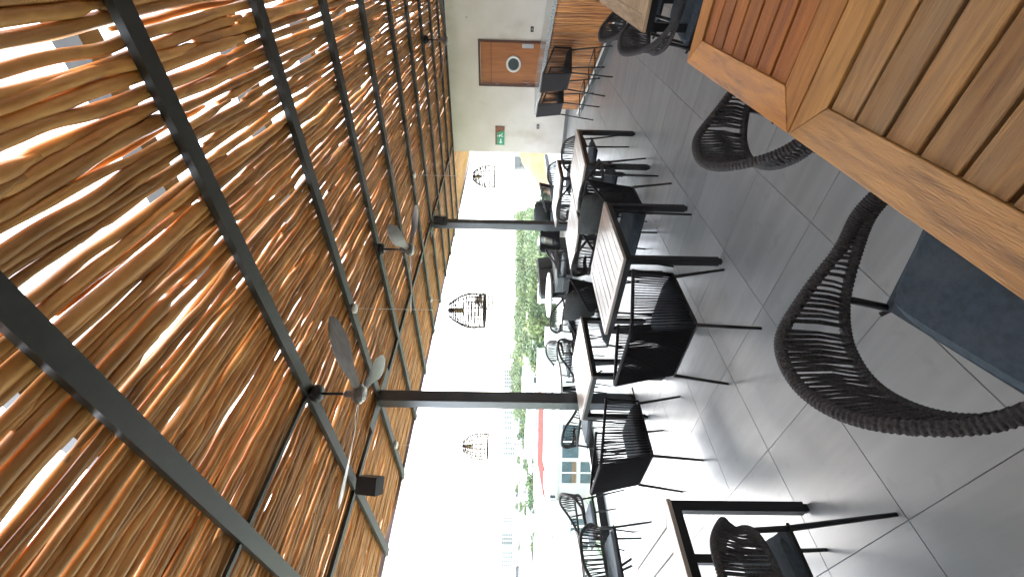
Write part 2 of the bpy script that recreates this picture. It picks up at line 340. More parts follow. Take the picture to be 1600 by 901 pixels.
# sticks
def stick_into(mb,x,y0,y1,r,z,sides,seg,amp):
    n=max(5,int((y1-y0)/seg)); s1=random.uniform(0,90); s2=random.uniform(0,90); tap=random.choice((-1,1))*random.uniform(.05,.22)
    path=[];rad=[]
    kk=random.uniform(.2,.8); kx=random.uniform(-.022,.022)
    for i in range(n+1):
        t=i/n; y=lerp(y0,y1,t)
        dx=amp*(noise.noise(Vector((y*.8,s1,0)))*1.25+noise.noise(Vector((y*2.1,s1,7)))*.45+noise.noise(Vector((y*6,s1,3)))*.08)+kx*math.exp(-((t-kk)*n*.35)**2)
        dz=.016*noise.noise(Vector((y*2.3,s2,0)))+.006*noise.noise(Vector((y*7,s2,2)))
        rr=r*(1+tap*(t-.5)*2)*(1+.14*noise.noise(Vector((y*3.2,s2,9)))+.04*noise.noise(Vector((y*13,s2,1))))*(1 if .03<t<.97 else .6)
        path.append((x+dx,y,z+dz)); rad.append(rr)
    mb.tube(path,rad,sides)
cand=[]
x=-7.0
while x<.62:
    r0=random.uniform(.0185,.027) if x>-1.6 else random.uniform(.0145,.0225)
    y=-1.0+random.uniform(-1.2,0)
    while y<12.2:
        Ls=random.uniform(2.6,4.6)
        xx=x+random.uniform(-.006,.006); y1=min(y+Ls,12.3)
        ym=(y+y1)/2
        if edgeX(ym)+.04<xx:
            cand.append((xx,y,y1,r0*random.uniform(.85,1.12)))
        y+=Ls-random.uniform(.06,.18)
    gp=random.random(); x+=r0*2.0-.005+(random.uniform(.006,.020) if gp<(.50 if x>-1.7 else .20) else 0)
def key(c):
    ym=max(min((c[1]+c[2])/2,99),c[1]); 
    best=1e9
    for q in (0,.5,1):
        yy=lerp(c[1],c[2],q); u=c[0]*cy+yy*sy; d=-c[0]*sy+yy*cy
        if d<.4: continue
        if abs(u/d)*643>455 or 1.6/d*643>830: continue
        best=min(best,d)
    return best
cand.sort(key=key)
near=cand[:300]; rest=cand[300:]
print('sticks',len(cand),'near cut',key(near[-1]))
for c in near:
    f=MB(); yc=(c[1]+c[2])/2; 
    stick_into(f,0,c[1],c[2],c[3],0,9,.05,.026)
    f.v=[(a,b-yc,z) for a,b,z in f.v]
    o=link('stick',f.mesh('stick',STICK,True),roof,(c[0],yc,ZB+.074+random.uniform(-.006,.016)))
f=MB()
for c in rest: stick_into(f,c[0],c[1],c[2],c[3],ZB+.074+random.uniform(-.006,.016),6,.085,.019)
f.build('stick_cover',STICKS,roof,True,kind='stuff')
f=MB(); x=-6.9                      # sparser second layer lying on the first
while x<.62:
    y=-1.0+random.uniform(-1.5,0)
    while y<12.2:
        Ls=random.uniform(1.2,2.8); y1=min(y+Ls,12.3)
        if edgeX((y+y1)/2)+.04<x and y1>y+.3 and random.random()<(.36 if x<-1.5 or y>3.2 else .16): stick_into(f,x,y,y1,random.uniform(.014,.021),ZB+.118,6,.1,.022)
        y+=Ls
    x+=random.uniform(.030,.046)
f.build('upper_stick_cover',STICKS,roof,True,kind='stuff')
# soffit boards beyond the door wall
for k in range(16):
    x=-4.66-k*.145
    y1=16.9
    if x-.14<edgeX(13): break
    f=MB(); f.box(-.139,0,0,4.7,0,.02); link('soffit_board',f.mesh('soffit_board',PLANKW),roof,(x,12.2,ZB+.09))
f=MB(); f.box(-4.9,3,16.9,17,ZB,ZB+.3); f.build('end_fascia',LAV,roof)
# ================================================================ BAR
BA=Vector((-2.78,9.22,0)); BB=Vector((.35,5.62,0)); bd=(BB-BA).normalized(); bl=(BB-BA).length
BANG=math.atan2(bd.y,bd.x)
bar=thing('bar_counter','bar counter fronted with upright orange sticks and a pale stone top','bar',BA,BANG)   # local x along front, +y behind (away from camera)
f=MB(); f.box(0,bl,.07,.14,0,.96); f.build('core',BLACK,bar)
f=MB(); f.box(-.02,bl,-.10,.55,.985,1.045); f.build('countertop',STONE,bar)
f=MB(); f.box(.0,bl,.02,.07,0,.115); f.build('plinth',METAL,bar)
f=MB(); f.box(-.10,bl,-.035,-.015,.10,.125); f.build('foot_strip',PLATE,bar)
f=MB(); f.box(.0,bl,-.018,.05,.105,.12); f.build('ledge',STEEL,bar)
x=.0
random.seed(9)
while x<bl-.02:
    r=random.uniform(.014,.021); f=MB(); p=[];rr=[]; s1=random.uniform(0,99)
    for i in range(13):
        z=.125+i/12*.85; p.append((.009*noise.noise(Vector((z*4,s1,0))),.006*noise.noise(Vector((z*4,s1,5))),z)); rr.append(r*(1+.15*noise.noise(Vector((z*9,s1,2)))))
    f.tube(p,rr,7); link('stick',f.mesh('stick',BARST,True),bar,(x+r,.04,0)); x+=r*2-.001
f=MB()
for i,xx in enumerate((.15,)): pass
# ================================================================ TABLES
def leg_mb(w,h): 
    f=MB(); f.box(-w/2,w/2,-w/2,w/2,.022,h); f.box(-w/2+.008,w/2-.008,-w/2+.008,w/2-.008,0,.0225); return f
def slat_table(lab,x0,x1,y0,y1,along='x',n=7,H_=.74,bw=.10,slat=None,frame=None,edge=None,rz=0,group=None,th=.022,gap=.006,lw=.05,side=None,sink=.0):
    cx,cyy=(x0+x1)/2,(y0+y1)/2; t=thing('slatted_table',lab,'table',(cx,cyy,0),rz,group)
    w,d=x1-x0,y1-y0; hx,hy=w/2,d/2; slat=slat or TEAKC; frame=frame or slat
    z0,z1=H_-th,H_
    # mitred frame boards
    def board(pts,rzb):
        # board local x = its length
        f=MB(); c=Vector((sum(p[0] for p in pts)/4,sum(p[1] for p in pts)/4,0)); rm=Matrix.Rotation(-rzb,3,'Z')
        q=[tuple((rm@(Vector((p[0],p[1],0))-c))[:2]) for p in pts]; f.poly(q,z0,z1); o=f.build('border_board',frame,t); o.location=(c.x,c.y,0); o.rotation_euler=(0,0,rzb); 
        md=o.modifiers.new('b','BEVEL'); md.width=.0016; md.segments=1
    e=.0008
    board([(-hx+e*2,-hy),(hx-e*2,-hy),(hx-bw-e*2,-hy+bw),(-hx+bw+e*2,-hy+bw)],0)
    board([(hx-e*2,hy),(-hx+e*2,hy),(-hx+bw+e*2,hy-bw),(hx-bw-e*2,hy-bw)],0)
    board([(-hx,hy-e*2),(-hx,-hy+e*2),(-hx+bw,-hy+bw+e*2),(-hx+bw,hy-bw-e*2)],R(90))
    board([(hx,-hy+e*2),(hx,hy-e*2),(hx-bw,hy-bw-e*2),(hx-bw,-hy+bw+e*2)],R(90))
    L=(w if along=='x' else d)-2*bw-.002; Wd=(d if along=='x' else w)-2*bw; sw=(Wd-gap*(n+1))/n
    f=MB(); f.cbox(-L/2,L/2,-sw/2,sw/2,z0,z1-.0015-sink,.002); me=f.mesh('slat',slat)
    for i in range(n):
        o=-Wd/2+gap+(sw+gap)*i+sw/2
        loc=(0,o,random.uniform(-.0012,.0008)) if along=='x' else (o,0,random.uniform(-.0012,.0008))
        link('slat',me,t,loc,(0,0,0 if along=='x' else R(90)))
    # steel apron and legs
    f=MB(); ah=.045; s=lw
    for a in ((-hx+.006,hx-.006,-hy+.006,-hy+.03),(-hx+.006,hx-.006,hy-.03,hy-.006),(-hx+.006,-hx+.03,-hy+.03,hy-.03),(hx-.03,hx-.006,-hy+.03,hy-.03)): f.box(a[0],a[1],a[2],a[3],z0-ah,z0-.0005)
    f.box(-hx+.03,hx-.03,-.02,.02,z0-.03,z0-.001); f.build('apron',BLACK,t)
    lm=leg_mb(s,z0-ah-.0003).mesh('leg',BLACK)
    for sx in (-1,1):
        for sy_ in (-1,1): link('leg',lm,t,(sx*(hx-s/2-.006),sy_*(hy-s/2-.006),0))
    return t
random.seed(3)
G='slatted wooden dining tables'
slat_table('large weathered brown slatted table nearest the camera with a mitred edge board',-.435,.62,.10,1.272,'x',9,slat=TEAKB,frame=TEAKG,bw=.108,gap=.0115,sink=.0015,group=G)
slat_table('red-brown oiled slatted table pushed against the nearest weathered table',-.435,.62,1.278,2.235,'x',7,slat=TEAKA,frame=TEAKF,bw=.108,gap=.012,sink=.004,group=G)
slat_table('sand-coloured slatted table at the photo\'s top edge with two grey rope chairs',-.445,.5,3.12,4.85,'x',12,slat=mat('sandy_slat',(.45,.32,.19),.5,col2=(.3,.2,.11),nscale=3,stretch=(2,16,16),rand=.12,bump=.4),bw=.09,group=G)
slat_table('pale slatted table at the bottom edge of the photo with one grey chair tucked in',-3.06,-2.20,.03,.93,'x',6,bw=.10,group=G,frame=TEAKC)
slat_table('pale slatted square table between two black box chairs, nearest the middle',-2.56,-1.755,2.43,3.28,'y',7,bw=.055,group=G)
slat_table('pale slatted square table beside the nearest steel column',-4.02,-3.245,2.52,3.36,'y',7,bw=.055,group=G)
slat_table('pale slatted table of the joined pair, on the bar side',-2.49,-1.85,4.42,5.30,'y',6,bw=.05,group=G,rz=R(-6))
slat_table('pale slatted table of the joined pair, on the column side',-3.30,-2.54,4.22,5.0,'y',6,bw=.05,group=G,rz=R(-3))
slat_table('farthest pale slatted table, behind the joined pair',-3.86,-2.93,6.25,6.98,'y',6,bw=.05,group=G)
# ================================================================ ROUND TABLES
def round_table(x,y,lab,r=.45,rz=0):
    t=thing('round_table',lab,'table',(x,y,0),rz,'round white tables along the glass railing')
    f=MB(); f.lathe([(r-.006,.70),(r,.705),(r,.727),(r-.005,.733)],40); f.build('tabletop',TABW,t,False)
    f=MB(); f.lathe([(.13,.685),(.13,.70)],20); f.lathe([(.028,.40),(.028,.69)],12); f.build('bracket',BLACK,t)
    for k in range(4):
        a=R(45+90*k); f=MB(); f.tube([(.03*math.cos(a),.03*math.sin(a),.68),(.05*math.cos(a),.05*math.sin(a),.40),(.31*math.cos(a),.31*math.sin(a),.0)],.014,8); f.build('leg',BLACK,t,True)
round_table(-5.45,6.25,'white round table farthest along the glass railing')
round_table(-5.52,4.02,'white round table by the railing hidden partly behind the nearest column')
round_table(-5.55,1.42,'white round table by the railing at the photo\'s bottom edge',.5)
# ================================================================ HOOP ROPE CHAIR (faces +Y locally)
TOPP=[(-.262,.215,.558),(-.296,.12,.578),(-.303,.012,.590),(-.268,-.132,.672),(-.158,-.232,.780),(0,-.272,.808)]
LOWP=[(-.252,.215,.550),(-.282,.122,.562),(-.278,.014,.560),(-.238,-.136,.566),(-.138,-.232,.588),(0,-.268,.60)]
TOPP+=[(-a,b,c) for a,b,c in TOPP[-2::-1]]; LOWP+=[(-a,b,c) for a,b,c in LOWP[-2::-1]]
def make_hoop(rope,lab,detail=1,name='rope_armchair'):
    t=thing(name,lab,'chair',(0,0,0))
    top=lambda q: Vector(cat_rom(TOPP,q))
    low=lambda q: Vector(cat_rom(LOWP,q))
    for fn,nm,rr in ((top,'top_rail',.0165),(low,'lower_rail',.0145)):
        if detail:
            n=900 if nm=='top_rail' else 700; p=[fn(i/n) for i in range(n+1)]; per=6
            rad=[rr*(1+.10*math.sin(2*math.pi*i/per))*(1+(.5 if nm=='top_rail' else .15)*max(0,1-min(i,n-i)/n/.22)**.6) for i in range(n+1)]
        else:
            n=60; p=[fn(i/n) for i in range(n+1)]; rad=[rr]*(n+1)
        f=MB(); f.tube(p,rad,10 if detail else 8); f.build(nm,rope,t,True)
    # strands
    rnd=random.Random(4); f=MB(); N=148 if detail else 70
    for i in range(N):
        q=.085+.83*(i+.5+(.35 if i%2 else 0))/N
        if i%17 in (15,16) and rnd.random()<.7: continue
        sgn=1 if i%2 else -1
        a=top(q); b=low(q+rnd.uniform(-.004,.004)+sgn*.004)
        n=(Vector((a.x,a.y-.1,0))).normalized()
        a=a+n*.014*sgn; b=b-n*.012*sgn*.4
        m=(a+b)/2+n*(-.012)
        f.tube([a,m,b] if detail else [a,b],.0043 if detail else .0055,6 if detail else 4,cap=False)
    # front ends where the ropes wrap both rails
    for q0 in (.012,.93):
        for i in range(16):
            q=q0+i*.0036
            a=top(q); b=low(q); f.tube([a,b],.006,5,cap=False)
    f.build('rope_weave',rope,t,True)
    for e_ in (0.,1.): f=MB(); f.tube([top(e_),low(e_)],.0155,8); f.build('arm_end',rope,t,True)
    # seat frame, cushion, legs
    f=MB(); f.cbox(-.235,.235,-.16,.28,.405,.425,.004); f.build('seat_frame',BLACK,t)
    f=MB(); nn=14
    for i in range(nn+1):
        for j in range(nn+1):
            u=i/nn*2-1; v=j/nn*2-1; e=(1-abs(u)**8)*(1-abs(v)**8)
            k=1-.04*(abs(v)**4)*(abs(u)**4)*4
            f.v.append((u*.245*k,.065+v*.225*k,.430+.028*max(0,e)**.35+.004*noise.noise(Vector((u*2,v*2,1)))))
    for i in range(nn):
        for j in range(nn): a=i*(nn+1)+j; f.f.append((a,a+nn+1,a+nn+2,a+1))
    n0=len(f.v); 
    f.box(-.24,.24,-.158,.284,.4255,.434); f.build('seat_cushion',FAB,t,False)
    smooth_angle(t.children[-1],50)
    for sx in (-1,1):
        for (yt,yb,tag) in ((.19,.27,0),(-.13,-.24,1)):
            qx=.252 if not tag else .238; zt=.565 if not tag else .56
            f=MB(); f.tube([(sx*qx,yt,zt),(sx*(qx+.0),yt+(yb-yt)*.25,.42),(sx*(qx+.03),yb,.0)],[.012,.0125,.0085],8); f.build('leg',BLACK,t,True)
    f=MB()
    for sx in (-1,1):
        f.tube([(sx*.236,.18,.414),(sx*.262,.205,.43)],.008,6); f.tube([(sx*.236,-.16,.414),(sx*.245,-.185,.43)],.008,6)
    f.build('bracket',BLACK,t)
    return t
hg=make_hoop(ROPEG,'grey rope armchair in the foreground, tucked under the weathered table',1)
hg.location=(-.627,.728,0); hg.rotation_euler=(0,0,R(-77)); hg['group']='round backed grey rope armchairs'
GH='round backed grey rope armchairs'
def hoop(x,y,deg,lab): return dup(hg,(x,y,0),R(deg)-R(90),lab,GH)     # deg = direction the chair faces
hoop(-.40,1.63,2,'grey rope armchair tucked under the red-brown oiled table')
hoop(-.32,3.30,-12,'grey rope armchair at the sand-coloured table, the one nearer the camera')
hoop(-.38,4.12,-8,'grey rope armchair at the sand-coloured table, the one nearer the bar')
hoop(-1.98,.42,178,'grey rope armchair tucked under the pale table at the photo\'s bottom edge')
hl=make_hoop(ROPEG,'grey rope armchair on the near side of the joined table pair, bar side',0)
hl.location=(-2.16,4.32,0); hl.rotation_euler=(0,0,R(4)); hl['group']=GH
def hoopf(x,y,deg,lab): return dup(hl,(x,y,0),R(deg)-R(90),lab,GH)
hoopf(-2.92,4.16,85,'grey rope armchair on the near side of the joined table pair, column side')
hoopf(-2.35,5.62,-88,'grey rope armchair on the far side of the joined table pair')
hoopf(-3.25,6.02,92,'grey rope armchair in front of the farthest slatted table')
hoopf(-3.45,7.35,-85,'grey rope armchair behind the farthest slatted table')
hoopf(-4.92,6.62,195,'grey rope armchair at the farthest white round table, bar side')
hoopf(-5.12,5.30,112,'grey rope armchair between the two farther white round tables')
hoopf(-5.80,4.92,-80,'grey rope armchair nearest the glass on the far side of the middle round table')
hoopf(-4.78,4.03,178,'grey rope armchair facing the middle white round table from inside the terrace')
hoopf(-5.10,3.12,105,'grey rope armchair left of the nearest column, facing the middle round table')
hoopf(-5.70,2.15,-88,'grey rope armchair on the far side of the white round table at the bottom edge')
hoopf(-4.78,1.42,180,'grey rope armchair facing the white round table at the bottom edge')
# ================================================================ BOX ROPE CHAIR (faces +Y locally)
def make_box(lab,pillow=False,stool=False,rope=None):
    rope=rope or ROPEB
    t=thing('bar_stool' if stool else 'box_armchair',lab,'stool' if stool else 'chair')
    zs=.385 if not stool else .64; zbk=(.82 if not stool else 1.08); zfr=(.675 if not stool else .90)
    hb=.262 if not stool else .235; ht=hb+(.022 if not stool else .01); yb=-.26 if not stool else -.22; yf=.26 if not stool else .20; lean=.085 if not stool else .05
    A=[(-ht,yf+.0,zfr),(-ht,yb-lean,zbk),(ht,yb-lean,zbk),(ht,yf,zfr)]
    B=[(-hb,yf-.01,zs),(-hb,yb,zs),(hb,yb,zs),(hb,yf-.01,zs)]
    def rounded(P,c=.05,n=5):
        out=[Vector(P[0])]
        for i in (1,2):
            p=Vector(P[i]); a=p+(Vector(P[i-1])-p).normalized()*c; b=p+(Vector(P[i+1])-p).normalized()*c
            for k in range(n+1): s=k/n; out.append((1-s)**2*a+2*s*(1-s)*p+s*s*b)
        out.append(Vector(P[3])); return out
    TA=rounded(A); TB=rounded(B,.035)
    f=MB(); f.tube(TA,.0125,8); f.build('top_rail',rope,t,True)
    f=MB(); f.tube(TB,.0115,6); f.build('lower_rail',BLACK,t,True)
    f=MB(); f.tube([A[0],(A[0][0],A[0][1]-.01,zfr-.02),B[0]],.011,6); f.build('front_post',BLACK,t,True)
    f=MB(); f.tube([A[3],(A[3][0],A[3][1]-.01,zfr-.02),B[3]],.011,6); f.build('front_post',BLACK,t,True)
    rnd=random.Random(7)
    def along(P,q):
        Ls=[(P[i+1]-P[i]).length for i in range(len(P)-1)]; T=sum(Ls)*q
        for i,l in enumerate(Ls):
            if T<=l or i==len(Ls)-1: return P[i].lerp(P[i+1],min(1,T/l))
            T-=l
    f=MB(); qs=[]
    for k in range(21): qs+=[((k+.6)/21*.335,.0040,.0040),(1-(k+.6)/21*.335,.0040,.0040)]
    for k in range(38): qs+=[(.335+.33*(k+.5)/38,.0050,.0012)]
    for (q,rr_,dq0) in qs:
        for lay in (0,1):
            off=(.011 if lay else -.011); dq=dq0 if lay else -dq0
            a=along(TA,min(.995,max(.005,q))); b=along(TB,min(.995,max(.005,q+dq)))
            n=Vector((a.x,a.y-.05,0)).normalized(); a=a+n*off; b=b+n*off*.6
            f.tube([a,b],rr_,4,cap=False)
    f.build('rope_weave',rope,t,True)
    f=MB(); f.box(-hb+.01,hb-.01,yb+.01,yf-.02,zs-.012,zs+.004); f.build('seat_frame',BLACK,t)
    f=MB(); nn=12; w2=hb-.02; 
    for i in range(nn+1):
        for j in range(nn+1):
            u=i/nn*2-1; v=j/nn*2-1; e=max(0,(1-abs(u)**6)*(1-abs(v)**6))
            f.v.append((u*w2,(yb+yf)/2+.005+v*(yf-yb)/2*.96,zs+.008+.062*e**.3))
    for i in range(nn):
        for j in range(nn): a=i*(nn+1)+j; f.f.append((a,a+nn+1,a+nn+2,a+1))
    f.build('seat_cushion',FAB,t,True)
    if pillow:
        f=MB(); nn=24
        for s in (1,-1):
            n0=len(f.v)
            for i in range(nn+1):
                for j in range(nn+1):
                    u=i/nn*2-1; v=j/nn*2-1; e=max(0,(1-u*u)*(1-v*v))**.42
                    w_=.008*noise.noise(Vector((u*1.5,v*9,s*3)))*(1-e)*2+.010*noise.noise(Vector((u*7,v*2.2,s)))*(1-e)
                    kx=1-.06*(1-abs(v)**2); kz=1-.07*(1-abs(u)**2)
                    f.v.append((u*.225*(1-.05*v*v)*1,s*(.072*e+w_),v*.215*(1-.06*u*u)))
            for i in range(nn):
                for j in range(nn):
                    a=n0+i*(nn+1)+j; q=(a,a+nn+1,a+nn+2,a+1); f.f.append(q if s<0 else q[::-1])
        o=f.build('pillow',PIL,t,True); o.location=(0,yb+.075,zs+.29); o.rotation_euler=(R(-14),0,0)
    if not stool:
        for sx in (-1,1):
            for (y0,y1) in ((yf-.03,yf+.03),(yb+.0,yb-.045)):
                f=MB(); f.tube([(sx*(hb-.008),y0,zs),(sx*(hb+.02),y1,.0)],[.013,.0095],8); f.build('leg',BLACK,t,True)
    else:
        for sx in (-1,1):
            for (y0,y1) in ((yf-.03,yf+.03),(yb+.01,yb-.07)):
                f=MB(); f.tube([(sx*(hb-.02),y0,zs),(sx*(hb+.02),y1,.0)],[.012,.010],8); f.build('leg',METAL,t,True)
        f=MB(); c=[(-hb+.0,yf+.01,.27),(hb,yf+.01,.27),(hb+.005,yb-.035,.27),(-hb-.005,yb-.035,.27)]
        for i in range(4): f.tube([c[i],c[(i+1)%4]],.009,6)
        f.build('footrest',METAL,t,True)
    return t
GB='square backed black rope armchairs'
bx=make_box('black box armchair with its back to the camera at the middle slatted table'); bx.location=(-2.09,2.10,0); bx['group']=GB
def boxc(x,y,deg,lab,src=None): return dup(src or bx,(x,y,0),R(deg)-R(90),lab,GB)
boxc(-3.40,1.92,90,'black box armchair with its back to the camera at the table beside the nearest column')
bp=make_box('black box armchair with a grey pillow facing the middle slatted table',True); bp.location=(-2.06,3.42,0); bp.rotation_euler=(0,0,R(180)); bp['group']=GB
boxc(-3.36,3.50,-88,'black box armchair with a grey pillow facing the table beside the nearest column',bp)
boxc(-5.35,8.1,128,'black box armchair turned away toward the railing behind the farther column')
boxc(-4.72,8.9,200,'black box armchair seen side-on behind the farthest slatted table')
boxc(-5.35,9.35,-60,'black box armchair with a grey pillow near the far corner of the terrace',bp)
sA=make_box('grey rope bar stool at the bar, the one nearer the camera',False,True,ROPEG)
sang=BANG+math.pi
sA.location=(-1.58,7.36,0); sA.rotation_euler=(0,0,BANG+R(6)); sA['group']='grey rope bar stools at the bar'
sB=dup(sA,(-2.18,7.98,0),BANG+R(2),'grey rope bar stool nearest the end of the bar','grey rope bar stools at the bar')
# grey lounge sofa pieces by the railing
so=thing('lounge_sofa','grey cushioned lounge sofa by the railing behind the farthest round table','sofa',(-6.0,7.9,0),R(-90))
f=MB(); f.cbox(-.75,.75,-.38,.38,.10,.30,.02); f.build('base',BLACK,so)
for k in (-1,0,1):
    f=MB(); f.cbox(-.24,.24,-.36,.36,0,.15,.04); link('seat_cushion',f.mesh('seat_cushion',PIL),so,(k*.49,0.02,.30))
    f=MB(); f.cbox(-.24,.24,-.09,.09,0,.36,.05); link('back_cushion',f.mesh('back_cushion',PIL),so,(k*.49,-.28,.45),(R(10),0,0))
# ================================================================ FANS
def fan(x,y,lab,angs,hz=2.70,ztop=ZB):
    t=thing('ceiling_fan',lab,'fan',(x,y,0),0,'three bladed ceiling fans under the beams')
    f=MB(); f.lathe([(.055,ztop-.075),(.068,ztop-.055),(.068,ztop-.012),(.05,ztop-.003)],20,(0,0,0)); f.build('canopy',BLACK,t,True)
    f=MB(); f.tube([(0,0,hz+.10),(0,0,ztop-.06)],.011,10); f.build('down_rod',BLACK,t,True)
    f=MB(); f.lathe([(.012,hz+.155),(.028,hz+.135),(.03,hz+.09),(.062,hz+.065),(.078,hz+.035),(.075,hz+.012),(.05,hz)],24); f.build('motor',FANW,t,True)
    f=MB(); f.lathe([(.052,hz+.003),(.058,hz-.008),(.05,hz-.014),(.02,hz-.017)],24); f.build('hub_cap',ZINC,t,True)
    f=MB()
    for k in range(6): a=k*math.pi/3; f.tube([(.036*math.cos(a),.036*math.sin(a),hz-.019),(.036*math.cos(a),.036*math.sin(a),hz-.012)],.004,6)
    f.build('screw',STEEL,t,kind='stuff')
    me=None
    for a in angs:
        if me is None:
            f=MB(); N=26; Mw=8
            for i in range(N+1):
                s=i/N; r=.045+.765*s
                wv=.026+.062*math.exp(-((s-.68)/.34)**2)
                pass
                if s>.86: wv*=math.sqrt(max(0,1-((s-.86)/.14)**2))*1+.0
                wv=max(wv,.004); sw=.085*(s**1.5)-.05*s; tw=R(lerp(30,9,min(1,s*1.2))); dz=.035*s*s
                for side in (0,1):
                    for j in range(Mw+1):
                        u=(j/Mw*2-1)*wv; th=.006*(1-(j/Mw*2-1)**2)*(1-.5*s)
                        f.v.append((r,sw+u*math.cos(tw),hz+.03+dz-u*math.sin(tw)+(th if side else -th)))
            st_=2*(Mw+1)
            for i in range(N):
                for side in (0,1):
                    for j in range(Mw):
                        a0=i*st_+side*(Mw+1)+j; q=(a0,a0+st_,a0+st_+1,a0+1); f.f.append(q if side==0 else q[::-1])
            me=f.mesh('blade',FANW,True)
        link('blade',me,t,(0,0,0),(0,0,R(a)))
    return t
fan(-2.76,1.935,'ceiling fan with three grey blades nearest the camera',(0,118,239))
fan(-2.81,3.98,'ceiling fan with three grey blades farther along, before the second column',(-42,78,198))
fan(-1.38,8.28,'ceiling fan hanging near the plaster wall above the bar',(-10,110,230))
# speakers
def speaker(x,y,z,rz,tilt,lab):
    t=thing('speaker',lab,'speaker',(x,y,z),rz,'black speakers under the roof beams'); t.rotation_euler=(R(tilt),0,rz)
    f=MB(); f.cbox(-.085,.085,-.075,.06,-.12,.12,.014); f.build('cabinet',BLACK,t)
    f=MB(); f.cbox(-.078,.078,-.084,-.0755,-.112,.112,.002); f.build('grille',mat('grille',(.02,.02,.022),.7,var=.3,nscale=200,bump=.5,bscale=300),t)
    f=MB(); f.tube([(0,.06,0),(0,.12,.03),(0,.12,.13)],.011,6); f.build('bracket',BLACK,t)
speaker(-4.26,1.90,2.93,R(55),-20,'black box speaker under the beam left of the nearest column')
speaker(-4.35,7.20,2.93,R(20),-20,'small black speaker at the head of the farther column')
# pendant lamps
def pend(x,y,lab,ztop=2.165,zbot=1.805,Rm=.176):
    t=thing('pendant_lamp',lab,'lamp',(x,y,0),0,'wire basket pendant lamps')
    f=MB(); f.lathe([(.045,ZB-.03),(.05,ZB-.022),(.05,ZB-.002)],16); f.build('ceiling_rose',PLATE,t,True)
    f=MB(); f.tube([(0,0,ztop),(0,0,ZB-.03)],.0024,5); f.build('cord',PLATE,t)
    Hh=ztop-zbot
    prof=lambda s: Rm*(.36+.64*math.sin(min(1,s*1.5)*math.pi/2)**.9)*(1-.06*max(0,s-.7)/.3)
    rnd=random.Random(int(x*100)); f=MB()
    for k in range(18):
        a=2*math.pi*k/18+rnd.uniform(-.06,.06); f.tube([(prof(s/10)*math.cos(a+.03*rnd.random()),prof(s/10)*math.sin(a),ztop-.01-Hh*s/10) for s in range(11)],.0048,4)
    for s in (.04,.10,.16,.22,.30,.36,.44,.52,.58,.68,.76,.86,.98,1.0):
        z=ztop-.01-Hh*s; rr=prof(s)+.002; wv=rnd.uniform(-.006,.006)
        f.tube([(rr*math.cos(a*math.pi/14),rr*math.sin(a*math.pi/14),z+wv*math.sin(a*math.pi/14*2)) for a in range(29)],.0050 if s<.97 else .007,4,cap=False)
    f.build('wire_shade',WIRE,t)
    f=MB(); f.lathe([(.008,ztop),(.022,ztop-.01),(.022,ztop-.05)],12); f.build('socket',BLACK,t)
    f=MB(); f.lathe([(.012,ztop-.05),(.026,ztop-.08),(.028,ztop-.12),(.014,ztop-.15)],14); f.build('bulb',BULB,t,True)
pend(-2.83,2.985,'large looking wire basket pendant lamp nearest the camera')
pend(-2.92,6.20,'wire basket pendant lamp nearest the plaster wall')
pend(-5.45,2.985,'wire basket pendant lamp left of the nearest column, closest to the railing')
pend(-5.60,6.20,'small looking wire basket pendant lamp overlapping the nearest one',2.19,1.85)
# ================================================================ CITY AND GREENERY
random.seed(21)
def leaf_blob(f,c,r,n,sz,flat=.7):
    for _ in range(n):
        d=Vector((random.gauss(0,1),random.gauss(0,1),random.gauss(0,1))).normalized(); p=c+Vector((d.x*r,d.y*r,d.z*r*flat))*random.uniform(.6,1.05)
        a=Vector((random.gauss(0,1),random.gauss(0,1),random.gauss(0,1))).normalized(); b=d.cross(a).normalized(); a=(a*.6+d.cross(b)*.8).normalized()
        s=sz*random.uniform(.6,1.3); n0=len(f.v); f.v+=[tuple(p-a*s),tuple(p+b*s*.6),tuple(p+a*s),tuple(p-b*s*.6)]; f.f.append((n0,n0+1,n0+2,n0+3))
f=MB()
cnt=0
while cnt<1500:
    px=random.uniform(335,660); D=125*(330/125)**random.random()
    if px>575 and D<210: continue
    if px>610 and random.random()<.6: continue
    p=far(px,D,0)
    if noise.noise(p*.022)<-.22: continue
    hgt=random.uniform(3.5,9.5)+4.5*noise.noise(p*.012); r=random.uniform(1.6,4.2)
    leaf_blob(f,Vector((p.x,p.y,ZG+hgt-r*.5)),r,80,r*.17); leaf_blob(f,Vector((p.x+random.uniform(-2,2),p.y+random.uniform(-2,2),ZG+hgt*.45)),r,36,r*.2)
    cnt+=1
f.build('forest',LEAF,kind='stuff',label='mass of green trees filling the valley below the terrace',category='forest')
def tree(px,D,h,r,lab,mat_=LEAF,n=10,grp=None):
    p=far(px,D,ZG); t=thing('tree',lab,'tree',p,0,grp)
    f=MB(); f.tube([(0,0,0),(.2,.1,h*.5),(0,.2,h*.8)],[h*.035,h*.025,h*.01],7)
    tips=[]
    for k in range(6):
        a=k*1.05; e=Vector((math.cos(a)*r*.7,math.sin(a)*r*.7,h*(.72+.2*random.random()))); f.tube([(.1,.1,h*.42+.04*k*h),tuple(e*.6+Vector((0,0,h*.25))),tuple(e)],[h*.015,h*.01,h*.004],5); tips.append(e)
    f.build('trunk',BARK,t)
    f=MB()
    for e in tips+[Vector((random.uniform(-r,r)*.6,random.uniform(-r,r)*.6,h*random.uniform(.75,1))) for _ in range(n)]:
        leaf_blob(f,e,r*.42,90,r*.09)
    f.build('crown',mat_,t)
